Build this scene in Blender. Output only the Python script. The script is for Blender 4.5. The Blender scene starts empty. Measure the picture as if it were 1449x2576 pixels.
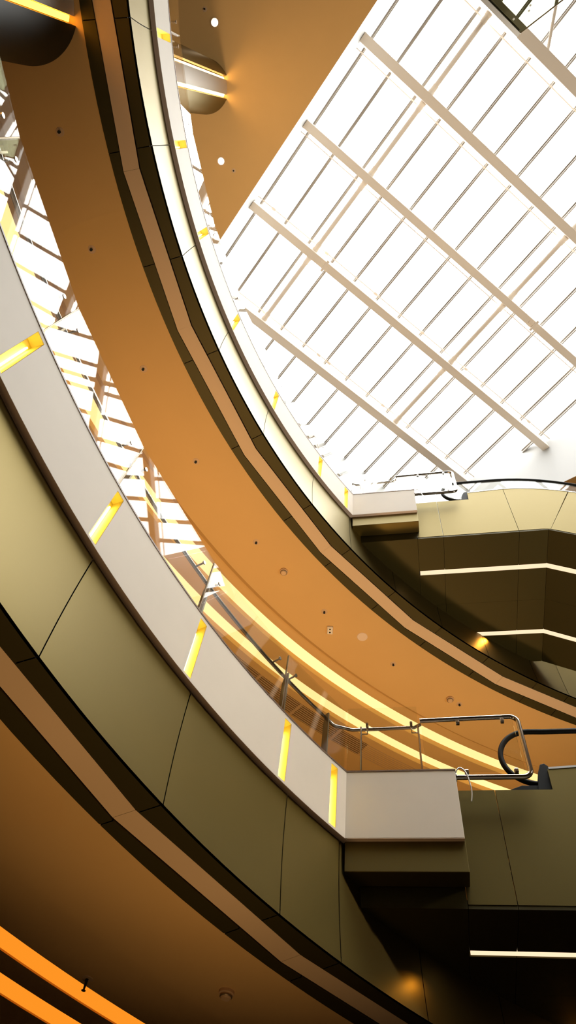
import bpy, math
from mathutils import Matrix, Vector

# ------------------------------------------------------------------ survey frame
# all lengths below are survey units, measured from the viewer's eye; K turns them into metres
K = 1.227
EYE = 1.6
CX, CY, RAD = -5.0957, -4.6748, 8.9523        # centre and radius of the round void
HL, HU, HR = 3.26, 8.26, 15.0                 # underside of the lower / upper white parapet, roof ceiling
GROUND = -EYE / K
PW = 0.61                                     # parapet height
FB = -0.89                                    # bottom of the metal fascia, below the parapet
OX, OY = 3.69, -2.94                          # corner where the curve meets the landings
EX, EY = -0.7101, -0.7041                     # along the landing / escalator
NX, NY = 0.7041, -0.7101                      # away from the viewer, across the escalator
D = math.radians
COL = bpy.context.scene.collection

def V(x, y, z): return (K * x, K * y, K * z + EYE)
def P(a, r, z):
    a = D(a); return (CX + (RAD + r) * math.cos(a), CY + (RAD + r) * math.sin(a), z)
def Q(t, d, z): return (OX + EX * t + NX * d, OY + EY * t + NY * d, z)

# ------------------------------------------------------------------ mesh builder
class MB:
    def __init__(s): s.v = []; s.f = []
    def add(s, pts): n = len(s.v); s.v += [tuple(p) for p in pts]; return n
    def quad(s, a, b, c, d): n = s.add((a, b, c, d)); s.f.append((n, n + 1, n + 2, n + 3))
    def prism(s, base, top):                     # two loops of equal length, capped
        m = len(base); n = s.add(list(base) + list(top))
        s.f.append(tuple(range(n + m - 1, n - 1, -1))); s.f.append(tuple(range(n + m, n + 2 * m)))
        for i in range(m):
            j = (i + 1) % m; s.f.append((n + i, n + j, n + m + j, n + m + i))
    def hexa(s, fn, a0, a1, b0, b1, c0, c1):     # box in any of the frames
        s.prism([fn(a0, b0, c0), fn(a1, b0, c0), fn(a1, b1, c0), fn(a0, b1, c0)],
                [fn(a0, b0, c1), fn(a1, b0, c1), fn(a1, b1, c1), fn(a0, b1, c1)])
    def ring(s, prof, angs, closed=False, caps=False):   # profile (r,z) swept round the void
        m = len(prof); rows = []
        for a in angs: rows.append(s.add([P(a, r, z) for r, z in prof]))
        k = m if closed else m - 1
        for i in range(len(rows) - 1):
            for j in range(k):
                l = (j + 1) % m
                s.f.append((rows[i] + j, rows[i + 1] + j, rows[i + 1] + l, rows[i] + l))
        if caps and closed:
            s.f.append(tuple(rows[0] + j for j in range(m)))
            s.f.append(tuple(rows[-1] + j for j in reversed(range(m))))
    def tube(s, pts, r, n=12, cap=True):
        pts = [Vector(p) for p in pts]; rows = []; up = None
        for i, p in enumerate(pts):
            t = ((pts[min(i + 1, len(pts) - 1)] - pts[max(i - 1, 0)])).normalized()
            if up is None:
                up = t.orthogonal().normalized()
            up = (up - t * up.dot(t)).normalized(); w = t.cross(up)
            rows.append(s.add([p + (up * math.cos(2 * math.pi * k / n) + w * math.sin(2 * math.pi * k / n)) * r for k in range(n)]))
        for i in range(len(rows) - 1):
            for k in range(n):
                l = (k + 1) % n; s.f.append((rows[i] + k, rows[i] + l, rows[i + 1] + l, rows[i + 1] + k))
        if cap:
            s.f.append(tuple(rows[0] + k for k in reversed(range(n)))); s.f.append(tuple(rows[-1] + k for k in range(n)))
    def lathe(s, prof, c, n=24):                 # profile (r,z) about a vertical axis
        m = len(prof); rows = []
        for k in range(n):
            a = 2 * math.pi * k / n; rows.append(s.add([(c[0] + r * math.cos(a), c[1] + r * math.sin(a), z) for r, z in prof]))
        for k in range(n):
            l = (k + 1) % n
            for j in range(m - 1): s.f.append((rows[k] + j, rows[l] + j, rows[l] + j + 1, rows[k] + j + 1))
    def build(s, name, mat, parent=None, smooth=None, bevel=0):
        me = bpy.data.meshes.new(name)
        org = Vector(parent.location) if parent else None
        if parent:
            g = parent.parent
            while g: org += Vector(g.location); g = g.parent
        vs = [Vector(V(*p)) for p in s.v]
        o = bpy.data.objects.new(name, me)
        if parent is None:
            lo = Vector((min(v.x for v in vs), min(v.y for v in vs), min(v.z for v in vs))); hi = Vector((max(v.x for v in vs), max(v.y for v in vs), max(v.z for v in vs)))
            org = Vector(((lo.x + hi.x) / 2, (lo.y + hi.y) / 2, lo.z)); o.location = org
        me.from_pydata([tuple(v - org) for v in vs], [], s.f); me.update()
        import bmesh
        bm = bmesh.new(); bm.from_mesh(me)
        bmesh.ops.remove_doubles(bm, verts=bm.verts, dist=1e-5)
        bmesh.ops.recalc_face_normals(bm, faces=bm.faces)
        if smooth:
            for f in bm.faces: f.smooth = True
            for e in bm.edges:
                if len(e.link_faces) == 2 and e.calc_face_angle(0) > D(smooth): e.smooth = False
        bm.to_mesh(me); bm.free()
        me.materials.append(mat); COL.objects.link(o)
        if parent: o.parent = parent
        if bevel:
            b = o.modifiers.new('bevel', 'BEVEL'); b.width = bevel; b.segments = 2; b.limit_method = 'ANGLE'
        return o

def tag(o, label=None, cat=None, group=None, kind=None):
    if label: o['label'] = label
    if cat: o['category'] = cat
    if group: o['group'] = group
    if kind: o['kind'] = kind
    return o
def empty(name, at, label=None, cat=None, group=None, kind=None):
    o = bpy.data.objects.new(name, None); o.location = V(*at); o.empty_display_size = .2
    COL.objects.link(o); return tag(o, label, cat, group, kind)
def struct(o): o['kind'] = 'structure'; return o
def frange(a, b, step):
    n = max(1, int(round(abs(b - a) / step))); return [a + (b - a) * i / n for i in range(n + 1)]
def copy_tree(o, off, parent=None):
    c = o.copy(); COL.objects.link(c)
    if parent: c.parent = parent
    else: c.location = o.location + Vector(off)
    for ch in list(o.children): copy_tree(ch, off, c)
    return c

# ------------------------------------------------------------------ materials
def mat(name, col, rough=.6, metal=0., var=0., scale=6., bump=0., spec=.5):
    m = bpy.data.materials.new(name); m.use_nodes = True; nt = m.node_tree; b = nt.nodes['Principled BSDF']
    b.inputs['Base Color'].default_value = (*col, 1); b.inputs['Roughness'].default_value = rough
    b.inputs['Metallic'].default_value = metal; b.inputs['Specular IOR Level'].default_value = spec
    if var or bump:
        tc = nt.nodes.new('ShaderNodeTexCoord'); nz = nt.nodes.new('ShaderNodeTexNoise')
        nz.inputs['Scale'].default_value = scale; nz.inputs['Detail'].default_value = 5
        nt.links.new(tc.outputs['Object'], nz.inputs['Vector'])
        if var:
            mx = nt.nodes.new('ShaderNodeMix'); mx.data_type = 'RGBA'
            mx.inputs[6].default_value = (*[c * (1 - var) for c in col], 1); mx.inputs[7].default_value = (*[min(1, c * (1 + var)) for c in col], 1)
            nt.links.new(nz.outputs['Fac'], mx.inputs[0]); nt.links.new(mx.outputs[2], b.inputs['Base Color'])
        if bump:
            bp = nt.nodes.new('ShaderNodeBump'); bp.inputs['Strength'].default_value = bump; bp.inputs['Distance'].default_value = .01
            nt.links.new(nz.outputs['Fac'], bp.inputs['Height']); nt.links.new(bp.outputs['Normal'], b.inputs['Normal'])
    return m
def emit(name, col, s):
    m = bpy.data.materials.new(name); m.use_nodes = True; nt = m.node_tree
    for n in list(nt.nodes):
        if n.type == 'BSDF_PRINCIPLED': nt.nodes.remove(n)
    e = nt.nodes.new('ShaderNodeEmission'); e.inputs[0].default_value = (*col, 1); e.inputs[1].default_value = s
    nt.links.new(e.outputs[0], nt.nodes['Material Output'].inputs['Surface']); return m
def glass(name, tint, f0=.04, rough=0.):
    m = bpy.data.materials.new(name); m.use_nodes = True; nt = m.node_tree
    for n in list(nt.nodes):
        if n.type == 'BSDF_PRINCIPLED': nt.nodes.remove(n)
    tr = nt.nodes.new('ShaderNodeBsdfTransparent'); tr.inputs[0].default_value = (*tint, 1)
    gl = nt.nodes.new('ShaderNodeBsdfGlossy'); gl.inputs['Roughness'].default_value = rough
    lw = nt.nodes.new('ShaderNodeLayerWeight'); lw.inputs[0].default_value = .5
    pw = nt.nodes.new('ShaderNodeMath'); pw.operation = 'POWER'; pw.inputs[1].default_value = 5
    ml = nt.nodes.new('ShaderNodeMath'); ml.operation = 'MULTIPLY_ADD'; ml.inputs[1].default_value = 1 - f0; ml.inputs[2].default_value = f0
    mx = nt.nodes.new('ShaderNodeMixShader')
    nt.links.new(lw.outputs['Facing'], pw.inputs[0]); nt.links.new(pw.outputs[0], ml.inputs[0]); nt.links.new(ml.outputs[0], mx.inputs[0])
    nt.links.new(tr.outputs[0], mx.inputs[1]); nt.links.new(gl.outputs[0], mx.inputs[2])
    nt.links.new(mx.outputs[0], nt.nodes['Material Output'].inputs['Surface']); return m

M = dict(
    white=mat('white_plaster', (.92, .83, .70), .6, var=.04, scale=3),
    ceil=mat('apricot_plaster', (.80, .505, .20), .8, var=.03, scale=2, spec=.2),
    stone=mat('brown_granite', (.22, .14, .09), .35, var=.4, scale=60),
    soff=mat('taupe_soffit', (.92, .72, .55), .5),
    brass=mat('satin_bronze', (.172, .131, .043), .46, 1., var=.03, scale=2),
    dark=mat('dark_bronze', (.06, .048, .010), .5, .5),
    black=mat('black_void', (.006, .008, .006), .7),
    steel=mat('polished_steel', (.72, .66, .58), .16, 1.),
    bar=mat('bronze_bar', (.28, .21, .12), .4, .6),
    bronze=mat('grey_bronze', (.42, .38, .24), .4, .5),
    shaded_shell=mat('shaded_metal_shell', (.018, .018, .012), .55, .3),  # column cladding with the shade under the upper balcony put into its colour
    peach=mat('peach_plaster', (.82, .60, .38), .7, spec=.2),
    rubber=mat('black_rubber', (.010, .011, .010), .6, spec=.2),
    alu=mat('pale_aluminium', (.72, .71, .68), .35, .7),
    beam=mat('cream_steel', (.92, .84, .74), .55),
    mull=mat('grey_mullion', (.40, .36, .31), .5),
    sky_white=mat('white_upstand', (.50, .50, .49), .6),
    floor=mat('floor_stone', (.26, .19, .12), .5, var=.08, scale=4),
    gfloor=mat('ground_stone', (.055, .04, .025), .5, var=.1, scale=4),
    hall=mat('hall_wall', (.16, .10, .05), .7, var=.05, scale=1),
    shop=mat('shop_wall', (.30, .18, .08), .7, var=.05, scale=1),
    niche=mat('niche_lining', (.95, .80, .34), .6),
    slat=mat('grille_slat', (.62, .40, .20), .5),
    colw=mat('column_panel', (.75, .70, .62), .5),
    plastic=mat('cream_plastic', (.75, .50, .28), .5),
    led=emit('yellow_led', (1., .85, .20), 14.0),
    band=emit('warm_cove', (1., .72, .28), 1.5),
    bando=emit('orange_cove', (1., .30, .018), 1.0),
    strip=emit('strip_lamp', (1., .74, .48), 1.2),
    slot=emit('column_slot_lamp', (1., .60, .20), 14.0),
    slotd=emit('column_slot_lamp_amber', (1., .40, .03), 9.0),
    spot=emit('spot_lamp', (1., .80, .55), 14.0),
    glass=glass('clear_glass', (.965, .975, .965)),
    sheet=glass('canopy_glass', (.44, .45, .36)),
    pane=glass('roof_glass', (.97, .98, .98)),
)

# ------------------------------------------------------------------ balcony rings
JU = [70, 63.8, 57.3, 50.7, 44.1, 37.4, 30.65, 23.55, 16.45, 11.2, 5.5, -.1, -5.5, -10.9, -14.2, -20, -26, -32]
JL = [70, 63.8, 57.3, 50.7, 44.1, 37.4, 30.07, 22.63, 15.2, 11.2, 5.5, -.1, -5.5, -10.9, -14.2, -20, -26, -32]
SLOTS = [12.15, 16.1, 23.45, 30.8, 37.9, 44.05, 50.6, 57.4]
GJ = [64.4, 57.8, 51.3, 44.75, 37.95, 30.9, 23.55, 16.2]
KINK = [73.6, 63.4, 53.2, 43, 32.9, 22.7, 12.4, 2.2, -8, -18.2, -28.4]
A0, A1 = 10.9, 70.0
def poly_r(a, r0):                               # straight-sided strip edge: radius of the chord polygon with corners at KINK
    for k0, k1 in zip(KINK, KINK[1:]):
        if k1 <= a <= k0:
            h = D((k0 - k1) / 2); mid = D(a - (k0 + k1) / 2)
            return (RAD + r0) * math.cos(h) / math.cos(mid) - RAD
    return r0
def angs_between(a, b, step=1.2):
    s = set(frange(a, b, step)); lo, hi = min(a, b), max(a, b)
    s |= {k for k in KINK if lo < k < hi}
    return sorted(s, reverse=True)

def parapet(z0, which):
    m = MB(); hw = .265; dep = .085
    edges = []; cur = A0
    for s in SLOTS:
        edges.append((cur, s - hw, False)); edges.append((s - hw, s + hw, True)); cur = s + hw
    edges.append((cur, A1, False))
    zb, zt = z0 + .012, z0 + .572
    for a, b, slot in edges:
        an = frange(a, b, .8)
        if not slot: m.ring([(.0, z0), (.0, zb), (.0, zt), (.0, z0 + PW)], an)
        else:
            m.ring([(.0, z0), (.0, zb)], an); m.ring([(.0, zt), (.0, z0 + PW)], an)
            m.ring([(0, zb), (dep, zb), (dep, zt), (0, zt)], an)
            for e in (a, b): m.quad(P(e, 0, zb), P(e, dep, zb), P(e, dep, zt), P(e, 0, zt))
        m.ring([(.13, z0 + PW), (.13, z0 + .02), (.05, z0 + .02)], an)
        m.ring([(0, z0 + PW), (.13, z0 + PW)], an)
    o = struct(m.build('wall_' + which, M['white'], smooth=30))
    s = MB(); s.ring([(.0005, z0 - .002), (.13, z0 - .002), (.13, z0 + .02), (.0005, z0 + .02)], frange(A0, A1, .8), True, True)
    struct(s.build('trim_parapet_soffit_' + which, M['soff'], smooth=30))
    c = MB(); c.ring([(-.004, z0 + PW), (.134, z0 + PW), (.134, z0 + PW + .014), (-.004, z0 + PW + .014)], frange(A0, A1, .8), True, True)
    struct(c.build('trim_coping_' + which, M['stone'], smooth=30))

ORD = ['nearest the landing corner', 'second from the landing corner', 'third from the landing corner', 'fourth from the landing corner',
       'fifth from the landing corner', 'sixth from the landing corner', 'seventh from the landing corner', 'eighth from the landing corner']
def niche_lights(z0, which, n, lab):
    zb, zt = z0 + .012, z0 + .572; hw = .265
    for i, s in enumerate(SLOTS[:n]):
        e = empty('niche_light', P(s, .08, zb), 'tall yellow-lit niche in the white %s parapet, %s' % (lab, ORD[i]), 'light', 'niche lights in the %s parapet' % lab)
        m = MB(); a0, a1 = s - hw + .012, s + hw - .012; r0, r1 = .002, .083
        z2, z3 = zb + .002, zt - .002
        m.quad(P(a0, r1, z2), P(a1, r1, z2), P(a1, r1, z3), P(a0, r1, z3))
        m.quad(P(a0, r0, z2), P(a0, r1, z2), P(a0, r1, z3), P(a0, r0, z3))
        m.quad(P(a1, r0, z2), P(a1, r1, z2), P(a1, r1, z3), P(a1, r0, z3))
        m.quad(P(a0, r0, z2), P(a1, r0, z2), P(a1, r1, z2), P(a0, r1, z2))
        m.quad(P(a0, r0, z3), P(a1, r0, z3), P(a1, r1, z3), P(a0, r1, z3))
        m.build('lining', M['niche'], e)
        l = MB(); l.hexa(lambda a, r, z: P(a, r, z), s - .165, s - .105, .066, .081, zb + .02, zt - .075)
        l.build('led_strip', M['led'], e)

def fascia(z0, which, J):
    root = empty('trim_fascia_' + which, P(30, .02, z0 + FB), kind='structure')
    b = MB(); b.ring([(.075, z0), (.035, z0 + FB + .01)], frange(-32, 70, 1.2)); b.build('backing', M['black'], root, 30)
    prof = [(.050 - .050 * u + .012 * math.sin(math.pi * u), z0 + FB * u) for u in [i / 8 for i in range(9)]]
    g = .026
    for j0, j1 in zip(J, J[1:]):
        m = MB(); m.ring(prof + [(.02, z0 + FB)], frange(j1 + g, j0 - g, .8)); m.build('metal_panel', M['brass'], root, 30)
    zf = z0 + FB
    d1 = empty('trim_dark_soffit_' + which, P(30, .08, zf), kind='structure')
    for j0, j1 in zip(J, J[1:]):
        an = angs_between(j1 + g, j0 - g)
        m = MB(); rows = [(P(a, .0, zf), P(a, poly_r(a, .175), zf), P(a, poly_r(a, .175), zf + .05)) for a in an]
        for p, q in zip(rows, rows[1:]):
            m.quad(p[0], q[0], q[1], p[1]); m.quad(p[1], q[1], q[2], p[2])
        m.build('outer_panel', M['dark'], d1)
        m = MB(); rows = [(P(a, poly_r(a, .365), zf + .05), P(a, poly_r(a, .365), zf), P(a, .46, zf), P(a, .46, zf + .05)) for a in an]
        for p, q in zip(rows, rows[1:]):
            for k in range(3): m.quad(p[k], q[k], q[k + 1], p[k + 1])
        m.build('inner_panel', M['dark'], d1)
    bk = MB(); bk.ring([(.03, zf + .055), (.5, zf + .055)], frange(-32, 70, 1.2)); bk.build('soffit_backing', M['black'], d1)
    pe = empty('trim_pale_strip_' + which, P(30, .27, zf), kind='structure')
    for k0, k1 in zip(KINK, KINK[1:]):
        a, b2 = min(k0, 70), max(k1, -32)
        if a <= b2: continue
        m = MB(); g2 = .006
        an = angs_between(b2 + g2, a - g2)
        rows = [(P(x, poly_r(x, .192), zf + .012), P(x, poly_r(x, .360), zf + .012), P(x, poly_r(x, .360), zf + .04), P(x, poly_r(x, .192), zf + .04)) for x in an]
        for p, q in zip(rows, rows[1:]):
            for k in range(4): m.quad(p[k], q[k], q[(k + 1) % 4], p[(k + 1) % 4])
        m.build('strip_panel', M['peach'], pe)

def ring_ceiling(z0, which, bands, bend, rise, slat):
    zf = z0 + FB; R = 6.2
    prof = [(.46, zf + .05), (.46, zf + .004), (bend, zf + .004), (bend + .10, zf + .004 + rise)]
    z1 = zf + .004 + rise; dep = .09
    grooves = [(a, b) for a, b in bands] + ([slat] if slat else [])
    for a, b in grooves: prof += [(a, z1), (a, z1 + dep), (b, z1 + dep), (b, z1)]
    prof += [(R, z1)]
    m = MB(); m.ring(prof, frange(-60, 95, 1.)); struct(m.build('ceiling_' + which, M['ceil'], smooth=30))
    return z1, dep

def level(z0, which, J):
    parapet(z0, which); fascia(z0, which, J)
    fl = MB(); zf = z0 + .45
    fl.ring([(.13, zf - .06), (.13, zf), (6.2, zf), (6.2, zf - .06)], frange(A0 - 1.2, 95, 1.5), True, True)
    struct(fl.build('floor_' + which, M['floor'], smooth=30))
    f2 = MB(); f2.ring([(2.62, zf - .06), (2.62, zf), (6.2, zf), (6.2, zf - .06)], frange(-60, A0 - 1.2, 1.5), True, True)
    struct(f2.build('floor_side_' + which, M['floor'], smooth=30))
    w = MB(); top = z0 + 5.0 + FB if z0 < 5 else HR
    w.ring([(6.2, zf), (6.2, top)], frange(-60, 95, 2)); struct(w.build('wall_shops_' + which, M['shop'], smooth=30))

level(HL, 'lower', JL); level(HU, 'upper', JU)
niche_lights(HL, 'lower', 5, 'lower'); niche_lights(HU, 'upper', 7, 'upper')
UB = [(1.72, 1.96), (2.22, 2.44)]; USL = (2.56, 2.86)
zU, dU = ring_ceiling(HU, 'upper_soffit', UB, 1.47, .10, USL)
LB = [(1.87, 2.10), (2.34, 2.60)]
zL, dL = ring_ceiling(HL, 'lower_soffit', LB, 1.24, .02, None)
for (a, b), nm in zip(UB, ('nearer the balcony edge', 'nearer the slatted grille')):
    m = MB(); z = zU + dU - .012
    m.ring([(a + .012, z), (b - .012, z), (b - .012, z + .008), (a + .012, z + .008)], frange(-60, 90, 1.), True, True)
    tag(m.build('cove_light', M['band'], smooth=30), 'pale yellow curved cove light in the upper ceiling, ' + nm, 'light', 'upper ceiling cove lights')
for (a, b), nm in zip(LB, ('longer one nearer the balcony edge', 'shorter one in the bottom corner')):
    m = MB(); z = zL + dL - .08
    m.ring([(a + .004, z), (b - .004, z), (b - .004, z + .008), (a + .004, z + .008)], frange(-60, 90, 1.), True, True)
    tag(m.build('cove_light', M['bando'], smooth=30), 'glowing orange curved light band in the lower ceiling, ' + nm, 'light', 'lower ceiling cove lights')

# slatted air grille in the upper soffit
g = empty('air_grille', P(8, 2.7, zU), 'curved slatted air grille in the orange ceiling behind the lower glass balustrade', 'vent')
m = MB(); m.ring([(USL[0], zU + .085), (USL[1], zU + .085)], frange(-10, 40, 1.)); m.build('dark_duct', M['black'], g)
m = MB(); n = 8; w = (USL[1] - USL[0]) / n
for i in range(n):
    r = USL[0] + w * (i + .5); m.ring([(r - w * .2, zU - .002), (r + w * .2, zU - .002), (r + w * .2, zU + .03), (r - w * .2, zU + .03)], frange(-10, 40, 1.), True, True)
m.build('slats', M['slat'], g)
for a in (-1.6, 2.3, 6.4, 10.5, 14.6):
    m = MB(); m.hexa(lambda t, r, z: P(t, r, z), a - .12, a + .12, USL[0], USL[1], zU - .003, zU + .03); m.build('cross_bar', M['slat'], g)
for a0, a1 in ((-60, -4.2), (22, 95)):
    m = MB(); m.ring([(USL[0] + .001, zU + .001), (USL[1] - .001, zU + .001), (USL[1] - .001, zU + .02), (USL[0] + .001, zU + .02)], frange(a0, a1, 1.5), True, True)
    struct(m.build('ceiling_grille_infill', M['ceil'], smooth=30))

# ------------------------------------------------------------------ landings
for z0, w in ((HL, 'lower'), (HU, 'upper')):
    m = MB(); m.hexa(Q, 0, .9, 0, .13, z0, z0 + PW); struct(m.build('wall_landing_' + w, M['white'], bevel=.004))
    m = MB(); m.hexa(Q, -.002, .904, -.004, .134, z0 + PW, z0 + PW + .014); struct(m.build('trim_landing_coping_' + w, M['stone']))
    m = MB(); m.hexa(Q, .0, .903, .035, .215, z0 - .245, z0 - .004); struct(m.build('trim_landing_fascia_' + w, M['brass'], bevel=.004))
    m = MB(); m.hexa(Q, .02, .9, .001, .20, z0 - .004, z0 - .001); struct(m.build('trim_landing_soffit_' + w, M['soff']))
    m = MB(); m.hexa(Q, .02, .9, .14, 2.66, z0 + .39, z0 + .45); struct(m.build('floor_landing_' + w, M['floor']))
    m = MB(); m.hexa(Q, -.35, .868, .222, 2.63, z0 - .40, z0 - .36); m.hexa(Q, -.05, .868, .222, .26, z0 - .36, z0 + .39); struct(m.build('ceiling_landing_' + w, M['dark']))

# ------------------------------------------------------------------ balustrades (curved run + landing return)
def balustrade(z0, where, arc_from):
    e = empty('glass_balustrade', P(GJ[-1], .1, z0 + PW + .014), 'frameless clear glass balustrade with steel handrail on the %s white parapet' % where, 'railing', 'balcony balustrades')
    zb, zt = z0 + PW + .016, z0 + 1.385; th = .0085
    js = [j for j in GJ if j <= arc_from] + [10.75]
    def pane(p, q, z_0, z_1, name='glass_pane', mm='glass'):
        p = Vector((p[0], p[1], 0)); q = Vector((q[0], q[1], 0)); u = (q - p).normalized(); nn = Vector((-u.y, u.x, 0)) * th; p = p + u * .006; q = q - u * .006
        m = MB(); m.prism([(*(p - nn).xy, z_0), (*(q - nn).xy, z_0), (*(q + nn).xy, z_0), (*(p + nn).xy, z_0)], [(*(p - nn).xy, z_1), (*(q - nn).xy, z_1), (*(q + nn).xy, z_1), (*(p + nn).xy, z_1)])
        return m.build(name, M[mm], e)
    for j0, j1 in zip(js, js[1:]):
        pane(P(j0, .085, 0), P(j1, .085, 0), zb, zt)
        m = MB(); m.hexa(lambda a, r, z: P(a, r, z), j0 - .022, j0 + .022, .078, .092, zb, zt - .002); m.build('glass_joint', M['bar'], e)
    # posts, handrail and stand-offs
    zh = z0 + 1.205
    rail = [P(a, .155, zh) for a in frange(arc_from, 11.2, 1.0)] + [Q(.03, .145, zh), Q(.12, .145, zh), Q(.6, .145, zh + .01), Q(.66, .115, zh + .015)]
    m = MB(); m.tube(rail, .016, 10); m.build('handrail', M['steel'], e, 40)
    for j in [j - .45 for j in js[:-1]] + [12.0]:
        m = MB()
        poly = [(.115, zb), (.185, zb), (.175, z0 + 1.13), (.15, z0 + 1.24), (.115, z0 + 1.24)]
        da = .045
        m.prism([P(j - da, r, z) for r, z in poly], [P(j + da, r, z) for r, z in poly]); b = m.build('post', M['bar'], e)
        m = MB(); m.tube([P(j, .13, z0 + 1.15), P(j - .02, .16, z0 + 1.13), P(j - .05, .165, zh)], .006, 8); m.build('saddle', M['steel'], b, 40)
    for j in js[:-1]:
        for s in (-.75, .75):
            m = MB(); m.tube([P(j + s, .07, z0 + 1.225), P(j + s, .15, z0 + 1.222)], .0085, 10); m.tube([P(j + s, .066, z0 + 1.225), P(j + s, .076, z0 + 1.225)], .017, 12)
            m.build('glass_clamp', M['steel'], e, 40)
    # landing return
    pane(Q(-.01, .075, 0), Q(.64, .075, 0), zb, zt + .01)
    pane(Q(.66, .08, 0), Q(1.475, .08, 0), z0 + .66, z0 + 1.205, 'infill_pane')
    for t in (.115, .635):
        m = MB(); m.tube([Q(t, .105, zb), Q(t, .105, z0 + 1.2)], .0085, 8); m.build('landing_post', M['steel'], e, 40)
        s = 1 if t < .3 else -1
        m = MB(); m.tube([Q(t, .105, z0 + 1.115), Q(t + .06 * s, .105, z0 + 1.115), Q(t + .06 * s, .105, z0 + 1.185), Q(t + .06 * s, .12, z0 + 1.2)], .006, 8); m.tube([Q(t + .06 * s, .06, z0 + 1.20), Q(t + .06 * s, .12, z0 + 1.20)], .012, 12); m.build('rail_bracket', M['steel'], e, 40)
    zt2, zb2, t1 = z0 + 1.25, z0 + .60, 1.515; rr = .07
    def corner(cx, cz, a0, a1): return [Q(cx + rr * math.cos(D(a)), .08, cz + rr * math.sin(D(a))) for a in frange(a0, a1, 15)]
    m = MB(); m.tube([Q(.655, .08, zt2 - .02)] + [Q(1.0, .08, zt2 - .01)] + corner(t1 - rr, zt2 - rr, 90, 0) + corner(t1 - rr, zb2 + rr, 0, -90) + [Q(.905, .08, zb2 + .005)], .021, 12); m.build('end_frame', M['steel'], e, 40)
    m = MB(); m.tube([Q(.9, .08, zb2 + .005), Q(.912, .08, zb2 + .005)], .034, 16); m.build('wall_flange', M['steel'], e, 40)
    for t, z in ((.99, z0 + 1.2), (1.38, z0 + 1.205), (1.0, z0 + .65), (1.40, z0 + .655)):
        m = MB(); m.hexa(Q, t - .017, t + .017, .062, .098, z - .022, z + .022); m.build('pane_clip', M['steel'], e, bevel=.008)
    for t in (.18, .545):
        m = MB(); m.tube([Q(t, .055, z0 + .655), Q(t, .10, z0 + .655)], .017, 12); m.build('base_clamp', M['steel'], e, 40)
    return e
balustrade(HL, 'lower', 64.4); balustrade(HU, 'upper', 64.4)

# dangling cables at the landing ends
for z0, w in ((HL, 'lower'), (HU, 'upper')):
    m = MB(); ctl = [(.90, .60), (.925, .648), (.955, .655), (.985, .615), (1.0, .55), (1.01, .45), (1.005, .385), (.995, .335)]
    pts = []
    for i in range(len(ctl) - 1):
        p0, p1, p2, p3 = [Vector(ctl[min(max(k, 0), len(ctl) - 1)]) for k in (i - 1, i, i + 1, i + 2)]
        for u in (0, .25, .5, .75):
            q = .5 * ((2 * p1) + (p2 - p0) * u + (2 * p0 - 5 * p1 + 4 * p2 - p3) * u * u + (3 * p1 - p0 - 3 * p2 + p3) * u ** 3); pts.append(Q(q.x, .028, z0 + q.y))
    pts.append(Q(.995, .028, z0 + .335)); m.tube(pts, .0055, 8)
    tag(m.build('loose_cable', M['alu'], smooth=40), 'thin pale cable hanging loose from the %s landing box end' % w, 'cable', 'loose cables')

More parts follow.
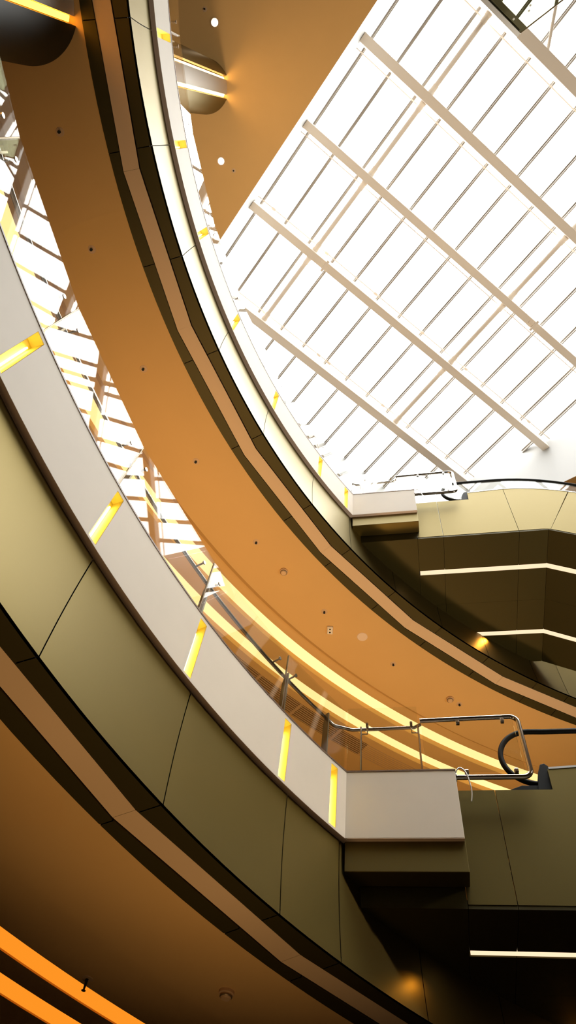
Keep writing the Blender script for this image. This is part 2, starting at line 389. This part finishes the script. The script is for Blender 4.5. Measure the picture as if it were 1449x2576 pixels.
# ------------------------------------------------------------------ escalators
SL = math.tan(D(30))
def esc_top(t):
    if t < 1.68: return .585
    if t < 2.15: return .785 + .03 * (t - 1.68) / .47
    if t < 3.2: u = (t - 2.15); return .815 - .275 * u * u + .0 * u
    u = 1.05; return .815 - .275 * u * u - SL * (t - 3.2)
def esc_bot(t): return -.37 if t < 2.57 else -.37 - SL * (t - 2.57)
def rail_z(t):
    if t < 2.1: return 1.265
    if t < 3.15: u = t - 2.1; return 1.265 - .275 * u * u
    return 1.265 - .275 * 1.05 ** 2 - SL * (t - 3.15)
def escalator(z0, d0, near, where, drop):
    e = empty('escalator', Q(.87, d0 + .57, z0 - .4), where, 'escalator', 'escalators')
    w = 1.138; tend = 2.57 + drop / SL
    if near:
        cuts = [.87, 1.215, 2.2, 2.9, 4.4, 6.0, tend]
        for i, (a, b) in enumerate(zip(cuts, cuts[1:])):
            def lean(t, z, k): return t - (.30 * (.55 - z) if False else 0)
            ts = frange(a + .003, b - .003, .1); top = []; bot = []
            for t in ts:
                top.append((t, esc_top(t))); bot.append((t, esc_bot(t)))
            if a < 1.68 < b:
                top = [p for p in top if p[0] < 1.675] + [(1.675, .585), (1.68, .785)] + [p for p in top if p[0] > 1.69]
            # panel joints stand square to the sloping truss once past the bend
            if i == 2: bot = [p for p in bot if p[0] < 2.60] + [(2.60, esc_bot(2.60))]; top = [p for p in top if p[0] < 3.06] + [(tt, esc_top(tt)) for tt in (2.95, 3.0, 3.06)]
            if i > 2:
                sh0 = .46; bot = [(t - (.30 if i == 3 and t == ts[0] else .30), esc_bot(t - .30)) for t, z in bot]; top = [(t + .17, esc_top(t + .17)) for t, z in top]
            poly = bot + top[::-1]
            m = MB(); m.prism([Q(t, d0, z0 + z) for t, z in poly], [Q(t, d0 + .03, z0 + z) for t, z in poly]); m.build('side_panel', M['brass'], e)
        m = MB(); ts = frange(1.69, 7.5, .12)
        for t, u in zip(ts, ts[1:]): m.prism([Q(t, d0 - .004, z0 + esc_top(t)), Q(t, d0 + .10, z0 + esc_top(t)), Q(t, d0 + .10, z0 + esc_top(t) + .02), Q(t, d0 - .004, z0 + esc_top(t) + .02)], [Q(u, d0 - .004, z0 + esc_top(u)), Q(u, d0 + .10, z0 + esc_top(u)), Q(u, d0 + .10, z0 + esc_top(u) + .02), Q(u, d0 - .004, z0 + esc_top(u) + .02)])
        m.build('deck_edge', M['alu'], e)
    # underside with its recessed light strip
    t0 = .87
    dl0, dl1 = d0 + .535, d0 + .615
    nodes = [t0, 2.57, tend]
    for a, b in zip(nodes, nodes[1:]):
        cuts2 = [a] + [c for c in (1.215, 2.2, 3.6, 4.8, 6.0, 7.2) if a + .05 < c < b - .05] + [b]
        m = MB()
        for p, q in zip(cuts2, cuts2[1:]):
            for x, y in ((d0 + (.004 if near else .0), dl0), (dl1, d0 + w)):
                m.prism([Q(p + .002, x, z0 + esc_bot(p) - .03), Q(q - .002, x, z0 + esc_bot(q) - .03), Q(q - .002, y, z0 + esc_bot(q) - .03), Q(p + .002, y, z0 + esc_bot(p) - .03)],
                        [Q(p + .002, x, z0 + esc_bot(p)), Q(q - .002, x, z0 + esc_bot(q)), Q(q - .002, y, z0 + esc_bot(q)), Q(p + .002, y, z0 + esc_bot(p))])
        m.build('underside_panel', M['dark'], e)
        m = MB(); s0 = .88 if a == t0 else a
        m.prism([Q(s0, dl0 + .002, z0 + esc_bot(s0) - .02), Q(b, dl0 + .002, z0 + esc_bot(b) - .02), Q(b, dl1 - .002, z0 + esc_bot(b) - .02), Q(s0, dl1 - .002, z0 + esc_bot(s0) - .02)],
                [Q(s0, dl0 + .002, z0 + esc_bot(s0)), Q(b, dl0 + .002, z0 + esc_bot(b)), Q(b, dl1 - .002, z0 + esc_bot(b)), Q(s0, dl1 - .002, z0 + esc_bot(s0))])
        m.build('light_strip', M['strip'], e)
    m = MB(); ts = [t0, 2.57, tend]; k0 = .03 if near else .002
    for p, q in zip(ts, ts[1:]):
        m.prism([Q(p, d0 + k0, z0 + esc_bot(p) + .0), Q(q, d0 + k0, z0 + esc_bot(q) + .0), Q(q, d0 + w, z0 + esc_bot(q) + .0), Q(p, d0 + w, z0 + esc_bot(p) + .0)],
                [Q(p, d0 + k0, z0 + esc_bot(p) + .05), Q(q, d0 + k0, z0 + esc_bot(q) + .05), Q(q, d0 + w, z0 + esc_bot(q) + .05), Q(p, d0 + w, z0 + esc_bot(p) + .05)])
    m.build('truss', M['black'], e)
    m = MB(); t = 1.75
    while t < tend - .4:                                                     # moving steps
        z = z0 + (.45 if t < 2.35 else .45 - SL * (t - 2.35)); m.hexa(Q, t, t + .31, d0 + .16, d0 + w - .16, z - .12, z); t += .32
    m.build('steps', M['bar'], e)
    for d in (d0 + .08, d0 + w - .08):
        c = (1.62, .985); r = .285
        loop = [Q(c[0] + r * math.cos(D(a)), d, z0 + c[1] + r * math.sin(D(a))) for a in frange(268, 90, 8)] + [Q(t, d, z0 + rail_z(t)) for t in frange(1.75, tend - .5, .15)]
        m = MB(); m.tube(loop, .024, 10); m.build('handrail', M['rubber'], e, 40)
        inner = [(c[0] + (r - .03) * math.cos(D(a)), c[1] + (r - .03) * math.sin(D(a))) for a in frange(262, 98, 8)]
        top = inner + [(t, rail_z(t) - .03) for t in frange(1.75, 6.9, .15)]; bot = [(t, esc_top(max(t, 1.7)) + .012) for t in frange(6.9, 1.72, .15)]
        poly = top + bot
        m = MB(); m.prism([Q(t, d - .006, z0 + z) for t, z in poly], [Q(t, d + .006, z0 + z) for t, z in poly]); m.build('glass_panel', M['glass'], e)
        m = MB(); ca = [(1.565, .60), (1.70, .60), (1.70, .84), (1.67, .87), (1.635, .86), (1.60, .77), (1.585, .69)]
        m.prism([Q(t, d - .055, z0 + z) for t, z in ca], [Q(t, d + .055, z0 + z) for t, z in ca]); m.build('handrail_inlet', M['rubber'], e, bevel=.008)
        m = MB(); sk = [(1.30, .585), (1.6, .585), (1.6, .66), (1.45, .665), (1.36, .63)]
        m.prism([Q(t, d - .035, z0 + z) for t, z in sk], [Q(t, d + .035, z0 + z) for t, z in sk]); m.build('newel_base', M['rubber'], e, bevel=.006)
    return e
escalator(HU, .22, True, 'upper escalator with pale metal side panels and lit underside, beside the upper landing', 4.9)
escalator(HU, 1.36, False, 'second upper escalator, its dark underside strip touching the curved fascia', 4.9)
escalator(HL, .22, True, 'lower escalator with olive bronze side and black rounded handrail beside the lower landing', 4.4)
escalator(HL, 1.36, False, 'second lower escalator, its underside in near-black shadow behind the olive bronze one', 4.4)

# ------------------------------------------------------------------ columns
def column(c, r, z0, z1, a0, a1, label, slotmat, shellmat, panelmat):
    e = empty('clad_column', (c[0], c[1], z0), label, 'column', 'round metal clad columns', 'thing')
    def arc(rr, x, y, n): return [(c[0] + rr * math.cos(D(a)), c[1] + rr * math.sin(D(a))) for a in frange(x, y, (y - x) / n)]
    shells = [(a1, a1 + (360 - (a1 - a0)) / 2 - 22), (a1 + (360 - (a1 - a0)) / 2 + 22, a0 + 360)]
    for x, y in shells:
        o_ = arc(r, x, y, 30); i_ = arc(r - .04, x, y, 30)[::-1]; poly = o_ + i_
        m = MB(); m.prism([(*p, z0) for p in poly], [(*p, z1) for p in poly]); m.build('metal_shell', shellmat, e, 30)
    for x, y in ((a0 + 8, a1 - 8), (shells[0][1] + 6, shells[1][0] - 6)):
        o_ = arc(r - .03, x, y, 10); i_ = arc(r - .09, x, y, 10)[::-1]; poly = o_ + i_
        m = MB(); m.prism([(*p, z0) for p in poly], [(*p, z1 - .0) for p in poly]); m.build('recessed_panel', panelmat, e, 30)
    for x in (a0 + 4, a1 - 4):
        m = MB(); p = arc(r - .06, x - 3.4, x + 3.4, 3); q = arc(r - .075, x - 3.4, x + 3.4, 3)[::-1]
        m.prism([(*v, z0 + .3) for v in p + q], [(*v, z1 - .03) for v in p + q]); m.build('slot_lamp', slotmat, e)
    m = MB(); m.lathe([(0, z0), (r - .11, z0), (r - .11, z1), (0, z1)], c, 32); m.build('core', M['hall'], e, 30)
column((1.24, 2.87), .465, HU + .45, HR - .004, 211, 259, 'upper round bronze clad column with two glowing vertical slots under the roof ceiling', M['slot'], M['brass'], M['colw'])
column((1.06, 3.12), .50, HL + .45, HU + FB, 211, 256, 'dark round column with an amber lit slot under the upper balcony', M['slotd'], M['shaded_shell'], M['colw'])

# ------------------------------------------------------------------ roof and skylight
def obl(x, dist=9.05): return (-dist + .322 * x) / .947
YW, X0, X1 = 1.085, -7.6, 6.5
hole = [(X0, YW), (X1, YW), (X1, obl(X1)), (X0, obl(X0))]
outer = [(-22, 16), (16, 16), (16, -24), (-22, -24)]
m = MB()
for z in (HR, HR + .3):
    for i in range(4):
        j = (i + 1) % 4; m.quad((*outer[i], z), (*outer[j], z), (*hole[j], z), (*hole[i], z))
struct(m.build('ceiling', M['ceil']))
ZG = 17.45
m = MB()
for i in range(4):
    j = (i + 1) % 4; m.quad((*hole[i], HR - .003), (*hole[j], HR - .003), (*hole[j], ZG + .3), (*hole[i], ZG + .3))
struct(m.build('wall_skylight_upstand', M['sky_white']))
win = empty('window_1', (0, -4, 16.9), kind='structure')
ZB = 16.9
beams = [(-7.35, -7.12), (-5.35, -5.12), (-3.38, -3.135), (-1.40, -1.205), (.55, .73), (2.59, 2.78), (4.68, 4.89)]
for a, b in beams:
    y0, y1 = obl(a) + .01, YW - .005
    m = MB(); m.hexa(lambda x, y, z: (x, y, z), a, b, y0, y1, ZB, ZB + .42); o = m.build('beam', M['beam'], win, bevel=.012)
    r = MB(); c = a - .10 if a > 1 else b + .10
    r.hexa(lambda x, y, z: (x, y, z), c - .012, c + .012, obl(c) + .02, YW - .01, ZG - .16, ZG - .12); r.build('glazing_rail', M['beam'], o)
def flange(x0, x1, y):
    m = MB(); m.hexa(lambda a, b, c: (a, b, c), x0 - .05, x1 + .05, y - .03, y + .03, ZB - .05, ZB + .45); m.hexa(lambda a, b, c: (a, b, c), (x0 + x1) / 2 - .03, (x0 + x1) / 2 + .03, y - .16, y + .16, ZB - .02, ZB)
    m.build('splice_flange', M['beam'], win)
flange(2.59, 2.78, -1.12); flange(.55, .73, -5.98)
yk = [.21 - .722 * k for k in range(-1, 19)]
for k, y in enumerate(yk):
    xl, xr = X0 + .02, X1 - .02
    lim = (y * .947 + 9.05) / .322                # stop at the oblique edge
    xr = min(xr, lim - .02)
    if y >= YW or xr <= xl: continue
    m = MB(); m.hexa(lambda x, yy, z: (x, yy, z), xl, xr, y - .014, y + .014, ZG - .14, ZG); m.hexa(lambda x, yy, z: (x, yy, z), xl, xr, y - .036, y + .036, ZG - .05, ZG + .02)
    m.build('mullion', M['mull'], win)
for y in (-.72, -5.13):
    for (a, b), (c, d) in zip(beams[1:], beams[2:]):
        m = MB(); zc = ZB + .22
        m.tube([(b + .10, y, zc), (c - .10, y, zc)], .055, 12); m.tube([(b, y, zc), (b + .06, y, zc)], .075, 12); m.tube([(b + .05, y, zc), (b + .2, y, zc)], .066, 12)
        m.tube([(c - .06, y, zc), (c, y, zc)], .075, 12); m.tube([(c - .2, y, zc), (c - .05, y, zc)], .066, 12); m.build('tie_tube', M['beam'], win, 40)
for x, y in ((2.49, .62), (2.49, -1.0), (2.49, -2.55), (4.58, -.62), (4.58, -2.4), (4.58, -2.75), (4.58, -4.6), (2.49, -4.1), (2.49, -5.6), (2.49, -7.9)):
    m = MB(); m.hexa(lambda a, b, c: (a, b, c), x - .03, x + .03, y - .05, y + .05, ZG - .19, ZG - .12); m.build('rail_clip', M['beam'], win)
m = MB(); m.tube([(-3.3, -2.15, ZB + .1), (-4.05, -1.62, ZB + .1), (-5.2, -.85, ZB + .1)], .035, 10); m.build('brace_rod', M['beam'], win, 40)
m = MB()
m.prism([(hx, hy, ZG) for hx, hy in ((X0, YW), (X1, YW), (X1, obl(X1)), (X0, obl(X0)))], [(hx, hy, ZG + .02) for hx, hy in ((X0, YW), (X1, YW), (X1, obl(X1)), (X0, obl(X0)))])
m.build('glazing', M['pane'], win)

# tinted glass canopy sheet beside the skylight beam, fixed to the upstand
zc = 15.6; k = zc / 10.
cn = empty('glass_canopy', (-1.9 * k, -.85 * k, zc), 'tinted glass sheet with steel edge channel crossing the skylight beam at top', 'canopy')
cx, cy = -1.91 * k, -.85 * k; dx, dy = -.945, -.32
m = MB(); q = [(cx, cy), (cx - .12 * 0, YW - .01), (-7.0, YW - .01), (-7.0, cy - .2 * (7.0 + cx) * 1.55)]
m.prism([(*p, zc) for p in q], [(*p, zc + .02) for p in q]); m.build('glass_sheet', M['sheet'], cn)
m = MB(); m.tube([(*q[0], zc + .01), (*q[3], zc + .01)], .014, 8); m.build('edge_seal', M['bar'], cn)
m = MB(); m.hexa(lambda x, y, z: (x, y, z), cx - .0, cx + .085, cy, YW - .01, zc - .03, zc + .06); m.build('edge_channel', M['alu'], cn, bevel=.006)
m = MB(); m.hexa(lambda x, y, z: (x, y, z), cx - .045, cx - .012, cy + .04, YW - .01, zc + .03, zc + .10); m.build('inner_channel', M['bar'], cn, bevel=.006)
for x, y in ((cx - .08, cy + .25), (cx - .33, cy + .12), (cx - .40, cy + .16)):
    m = MB(); m.lathe([(0, zc - .012), (.018, zc - .012), (.018, zc + .03)], (x, y), 12); m.build('fixing_bolt', M['alu'], cn)

# ------------------------------------------------------------------ ceiling fittings
def sprinkler(p, label, group, hang=.0):
    e = empty('sprinkler', p, label, 'sprinkler', group)
    x, y, z = p
    m = MB(); m.lathe([(0, z - .004), (.040, z - .004), (.044, z)], (x, y), 20); m.build('rose', M['plastic'], e, 40)
    m = MB(); m.lathe([(0, z - .03 - hang), (.016, z - .03 - hang), (.016, z - .026 - hang), (.007, z - .022 - hang), (.012, z - .004), (0, z - .004)], (x, y), 12); m.build('nozzle', M['black'], e, 40)
ordn = ['closest to the dark column', 'second from the dark column', 'third from the dark column', 'fourth from the dark column', 'fifth from the dark column', 'beside the double-eyed sensor', 'between the round speaker and the far detector', 'closest to the escalator handrail']
zs = HU + FB + .004
for (a, r), t in zip(((45.6, .90), (39.2, .94), (31.3, .93), (23.9, .94), (16.1, .95), (7.9, .96), (.2, .95), (-6.9, .96)), ordn):
    sprinkler(P(a, r, zs), 'small dark sprinkler in the upper balcony ceiling, ' + t, 'sprinklers in the upper balcony ceiling')
def detector(p, label, r=.055):
    e = empty('smoke_detector', p, label, 'detector'); x, y, z = p
    m = MB(); m.lathe([(0, z - .05), (r * .55, z - .05), (r * .8, z - .035), (r * .8, z - .022), (r, z - .018), (r, z)], (x, y), 28); b = m.build('housing', M['plastic'], e, 35)
    m = MB(); m.lathe([(r * .62, z - .044), (r * .82, z - .036), (r * .82, z - .03), (r * .62, z - .04)], (x, y), 28); m.build('vent_slot', M['bar'], e)
detector(P(12.8, .94, zs), 'round cream smoke detector beside the fifth ceiling sprinkler')
detector(P(-5.9, .955, zs), 'round cream smoke detector above the steel landing rail')
detector(P(11.9, .94, HL + FB + .004), 'round smoke detector on the dim brown lower ceiling')
sprinkler(P(15.2, 1.78, zL), 'sprinkler hanging from the brown lower ceiling by the orange light', None, .05)
e = empty('motion_sensor', P(6.3, 1.12, zs), 'square ceiling sensor with two dark eyes on the orange ceiling', 'sensor'); c = P(6.3, 1.12, zs)
m = MB(); m.hexa(lambda a, b, z: (c[0] + a * .8 + b * .6, c[1] - a * .6 + b * .8, z), -.065, .065, -.04, .04, zs - .03, zs); m.build('housing', M['white'], e, bevel=.012)
for s in (-.028, .028):
    m = MB(); m.lathe([(0, zs - .033), (.012, zs - .033), (.012, zs - .028)], (c[0] + s * .8, c[1] - s * .6), 12); m.build('sensor_eye', M['black'], e)
c = P(4.0, .885, zs); m = MB(); m.lathe([(0, zs - .006), (.07, zs - .006), (.075, zs)], (c[0], c[1]), 28)
tag(m.build('ceiling_speaker', M['soff'], smooth=40), 'flat round brown speaker grille in the orange ceiling', 'speaker')
for (x, y), t in (((.295, 3.27), 'in the top corner'), ((2.10, 1.90), 'below the upper column')):
    e = empty('downlight', (x, y, HR), 'bright round downlight in the brown roof ceiling, ' + t, 'light', 'roof downlights')
    m = MB(); m.lathe([(.085, HR), (.085, HR - .012), (.066, HR - .012), (.060, HR - .004)], (x, y), 24); m.build('trim_ring', M['plastic'], e, 40)
    m = MB(); m.lathe([(0, HR - .006), (.062, HR - .006)], (x, y), 24); m.build('lamp_face', M['spot'], e)
for (x, y), t in (((.24, 3.53), 'near the top downlight'), ((2.085, 1.60), 'near the lower downlight')):
    sprinkler((x, y, HR), 'tiny dark sprinkler dot in the brown roof ceiling ' + t, 'roof sprinklers')

# ------------------------------------------------------------------ hall shell
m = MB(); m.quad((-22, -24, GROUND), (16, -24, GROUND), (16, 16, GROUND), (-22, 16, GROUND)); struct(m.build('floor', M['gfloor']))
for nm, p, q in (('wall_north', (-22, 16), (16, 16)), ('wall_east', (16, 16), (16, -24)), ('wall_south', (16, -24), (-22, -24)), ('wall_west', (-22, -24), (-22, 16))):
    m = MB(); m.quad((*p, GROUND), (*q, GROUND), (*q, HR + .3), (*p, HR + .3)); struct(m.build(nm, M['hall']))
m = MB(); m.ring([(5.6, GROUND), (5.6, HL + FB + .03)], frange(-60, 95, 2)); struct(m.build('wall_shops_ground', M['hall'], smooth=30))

# ------------------------------------------------------------------ light
w = bpy.data.worlds.new('overcast'); bpy.context.scene.world = w; w.use_nodes = True
bg = w.node_tree.nodes['Background']; bg.inputs[0].default_value = (1., .985, .96, 1); bg.inputs[1].default_value = 13.0
nt = w.node_tree                                  # overcast sky: brightest overhead, dimmer towards the horizon
tc = nt.nodes.new('ShaderNodeTexCoord'); sx = nt.nodes.new('ShaderNodeSeparateXYZ'); sq = nt.nodes.new('ShaderNodeMath'); sq.operation = 'POWER'; sq.inputs[1].default_value = 3.
ma = nt.nodes.new('ShaderNodeMath'); ma.operation = 'MULTIPLY_ADD'; ma.inputs[1].default_value = 16.5; ma.inputs[2].default_value = 1.5
nt.links.new(tc.outputs['Generated'], sx.inputs[0]); nt.links.new(sx.outputs['Z'], sq.inputs[0]); nt.links.new(sq.outputs[0], ma.inputs[0]); nt.links.new(ma.outputs[0], bg.inputs[1])
def area(name, loc, target, sx, sy, power, col, portal=False, spread=180):
    l = bpy.data.lights.new(name, 'AREA'); l.shape = 'RECTANGLE'; l.size = sx; l.size_y = sy; l.energy = power; l.color = col; l.spread = D(spread)
    if portal: l.cycles.is_portal = True
    o = bpy.data.objects.new(name, l); o.location = V(*loc); COL.objects.link(o)
    o.rotation_euler = (Vector(V(*target)) - Vector(V(*loc))).to_track_quat('-Z', 'Y').to_euler(); return o
area('skylight_portal', ((X0 + X1) / 2, -5.2, ZG + .1), ((X0 + X1) / 2, -5.2, 0), 14.2 * K, 13.5 * K, 1, (1, 1, 1), True)
WARM = (1., .62, .28)
for a, r, p in ((-16, 1.4, 16), (-8, 1.4, 16), (0, 1.5, 14), (7, 1.5, 14.5), (14, 1.4, 16), (21, 1.2, 18), (28, 1.1, 18), (35, 1.0, 6)):
    area('balcony_fill_light', P(a, r, HL + .6), P(a, r, HU), .5, .5, p, WARM, spread=118)  # added fill, unseen behind the parapet: brightens the upper soffit towards the landing
for a, p in ((17, 4), (27, 4), (37, 4)):
    area('ground_fill_light', P(a, .1, GROUND + .3), P(a, .15, HL), .6, .6, p, WARM, spread=60)  # added fill below the frame, lifts the edge of the lower soffit
for a, r, p in ((45, .35, 6), (39, .5, 26), (32, .6, 22)):
    area('upper_fill_light', P(a, r, HU + .6), P(a, r - .3, HR), .5, .5, p, (1., .74, .46), spread=100)  # added fill hidden on the upper floor, warms the roof ceiling by the skylight

for z0, p in ((HU, 1.8), (HL, 1.0)):               # end of the far light strip washing the curved fascia
    area('strip_end_lamp', Q(1.80, 1.95, z0 - .42), Q(1.58, 1.95, z0 - .80), .12, .05, p, (1., .45, .06), spread=150)

area('parapet_fill_light', (-4.0, -6.5, 6.0), (3.6, -1.2, 3.5), .7, .5, 30, (1., .84, .66), spread=50)  # added fill with no fixture in the void, evens out the lower parapet

area('recess_lamp', P(5.5, -.12, HL - .60), P(5.5, .02, HL - .95), .08, .05, .45, (1., .45, .06), spread=140)
area('beam_fill_light', (-4.5, -8.0, GROUND + .6), (.8, -3.0, ZB), 1., 1., 320, (1., .88, .72), spread=75)  # added unseen fill that lightens the beam undersides and parapet soffits

# ------------------------------------------------------------------ camera
sc = bpy.context.scene
cam = bpy.data.cameras.new('camera'); co = bpy.data.objects.new('camera', cam); COL.objects.link(co); sc.camera = co
pi, ro, ya = 1.0459, .1908, 4.2315
f = Vector((0, math.cos(pi), math.sin(pi))); r = Vector((1, 0, 0)); u = r.cross(f)
r2 = math.cos(ro) * r + math.sin(ro) * u; u2 = -math.sin(ro) * r + math.cos(ro) * u
Z = Matrix.Rotation(ya, 3, 'Z'); r2, u2, f = Z @ r2, Z @ u2, Z @ f
mw = Matrix((r2, u2, -f)).transposed().to_4x4(); mw.translation = Vector((0, 0, EYE)); co.matrix_world = mw
cam.sensor_fit = 'VERTICAL'; cam.sensor_height = 36; cam.lens = 1686.73 / 2576 * 36; cam.clip_start = .05; cam.clip_end = 500
sc.view_settings.view_transform = 'Standard'; sc.view_settings.look = 'None'; sc.view_settings.gamma = 1.; sc.view_settings.use_curve_mapping = False
sc.view_settings.exposure = 0.
try:
    sc.cycles.max_bounces = 10; sc.cycles.transparent_max_bounces = 24; sc.cycles.caustics_reflective = False; sc.cycles.sample_clamp_indirect = 6
except Exception: pass
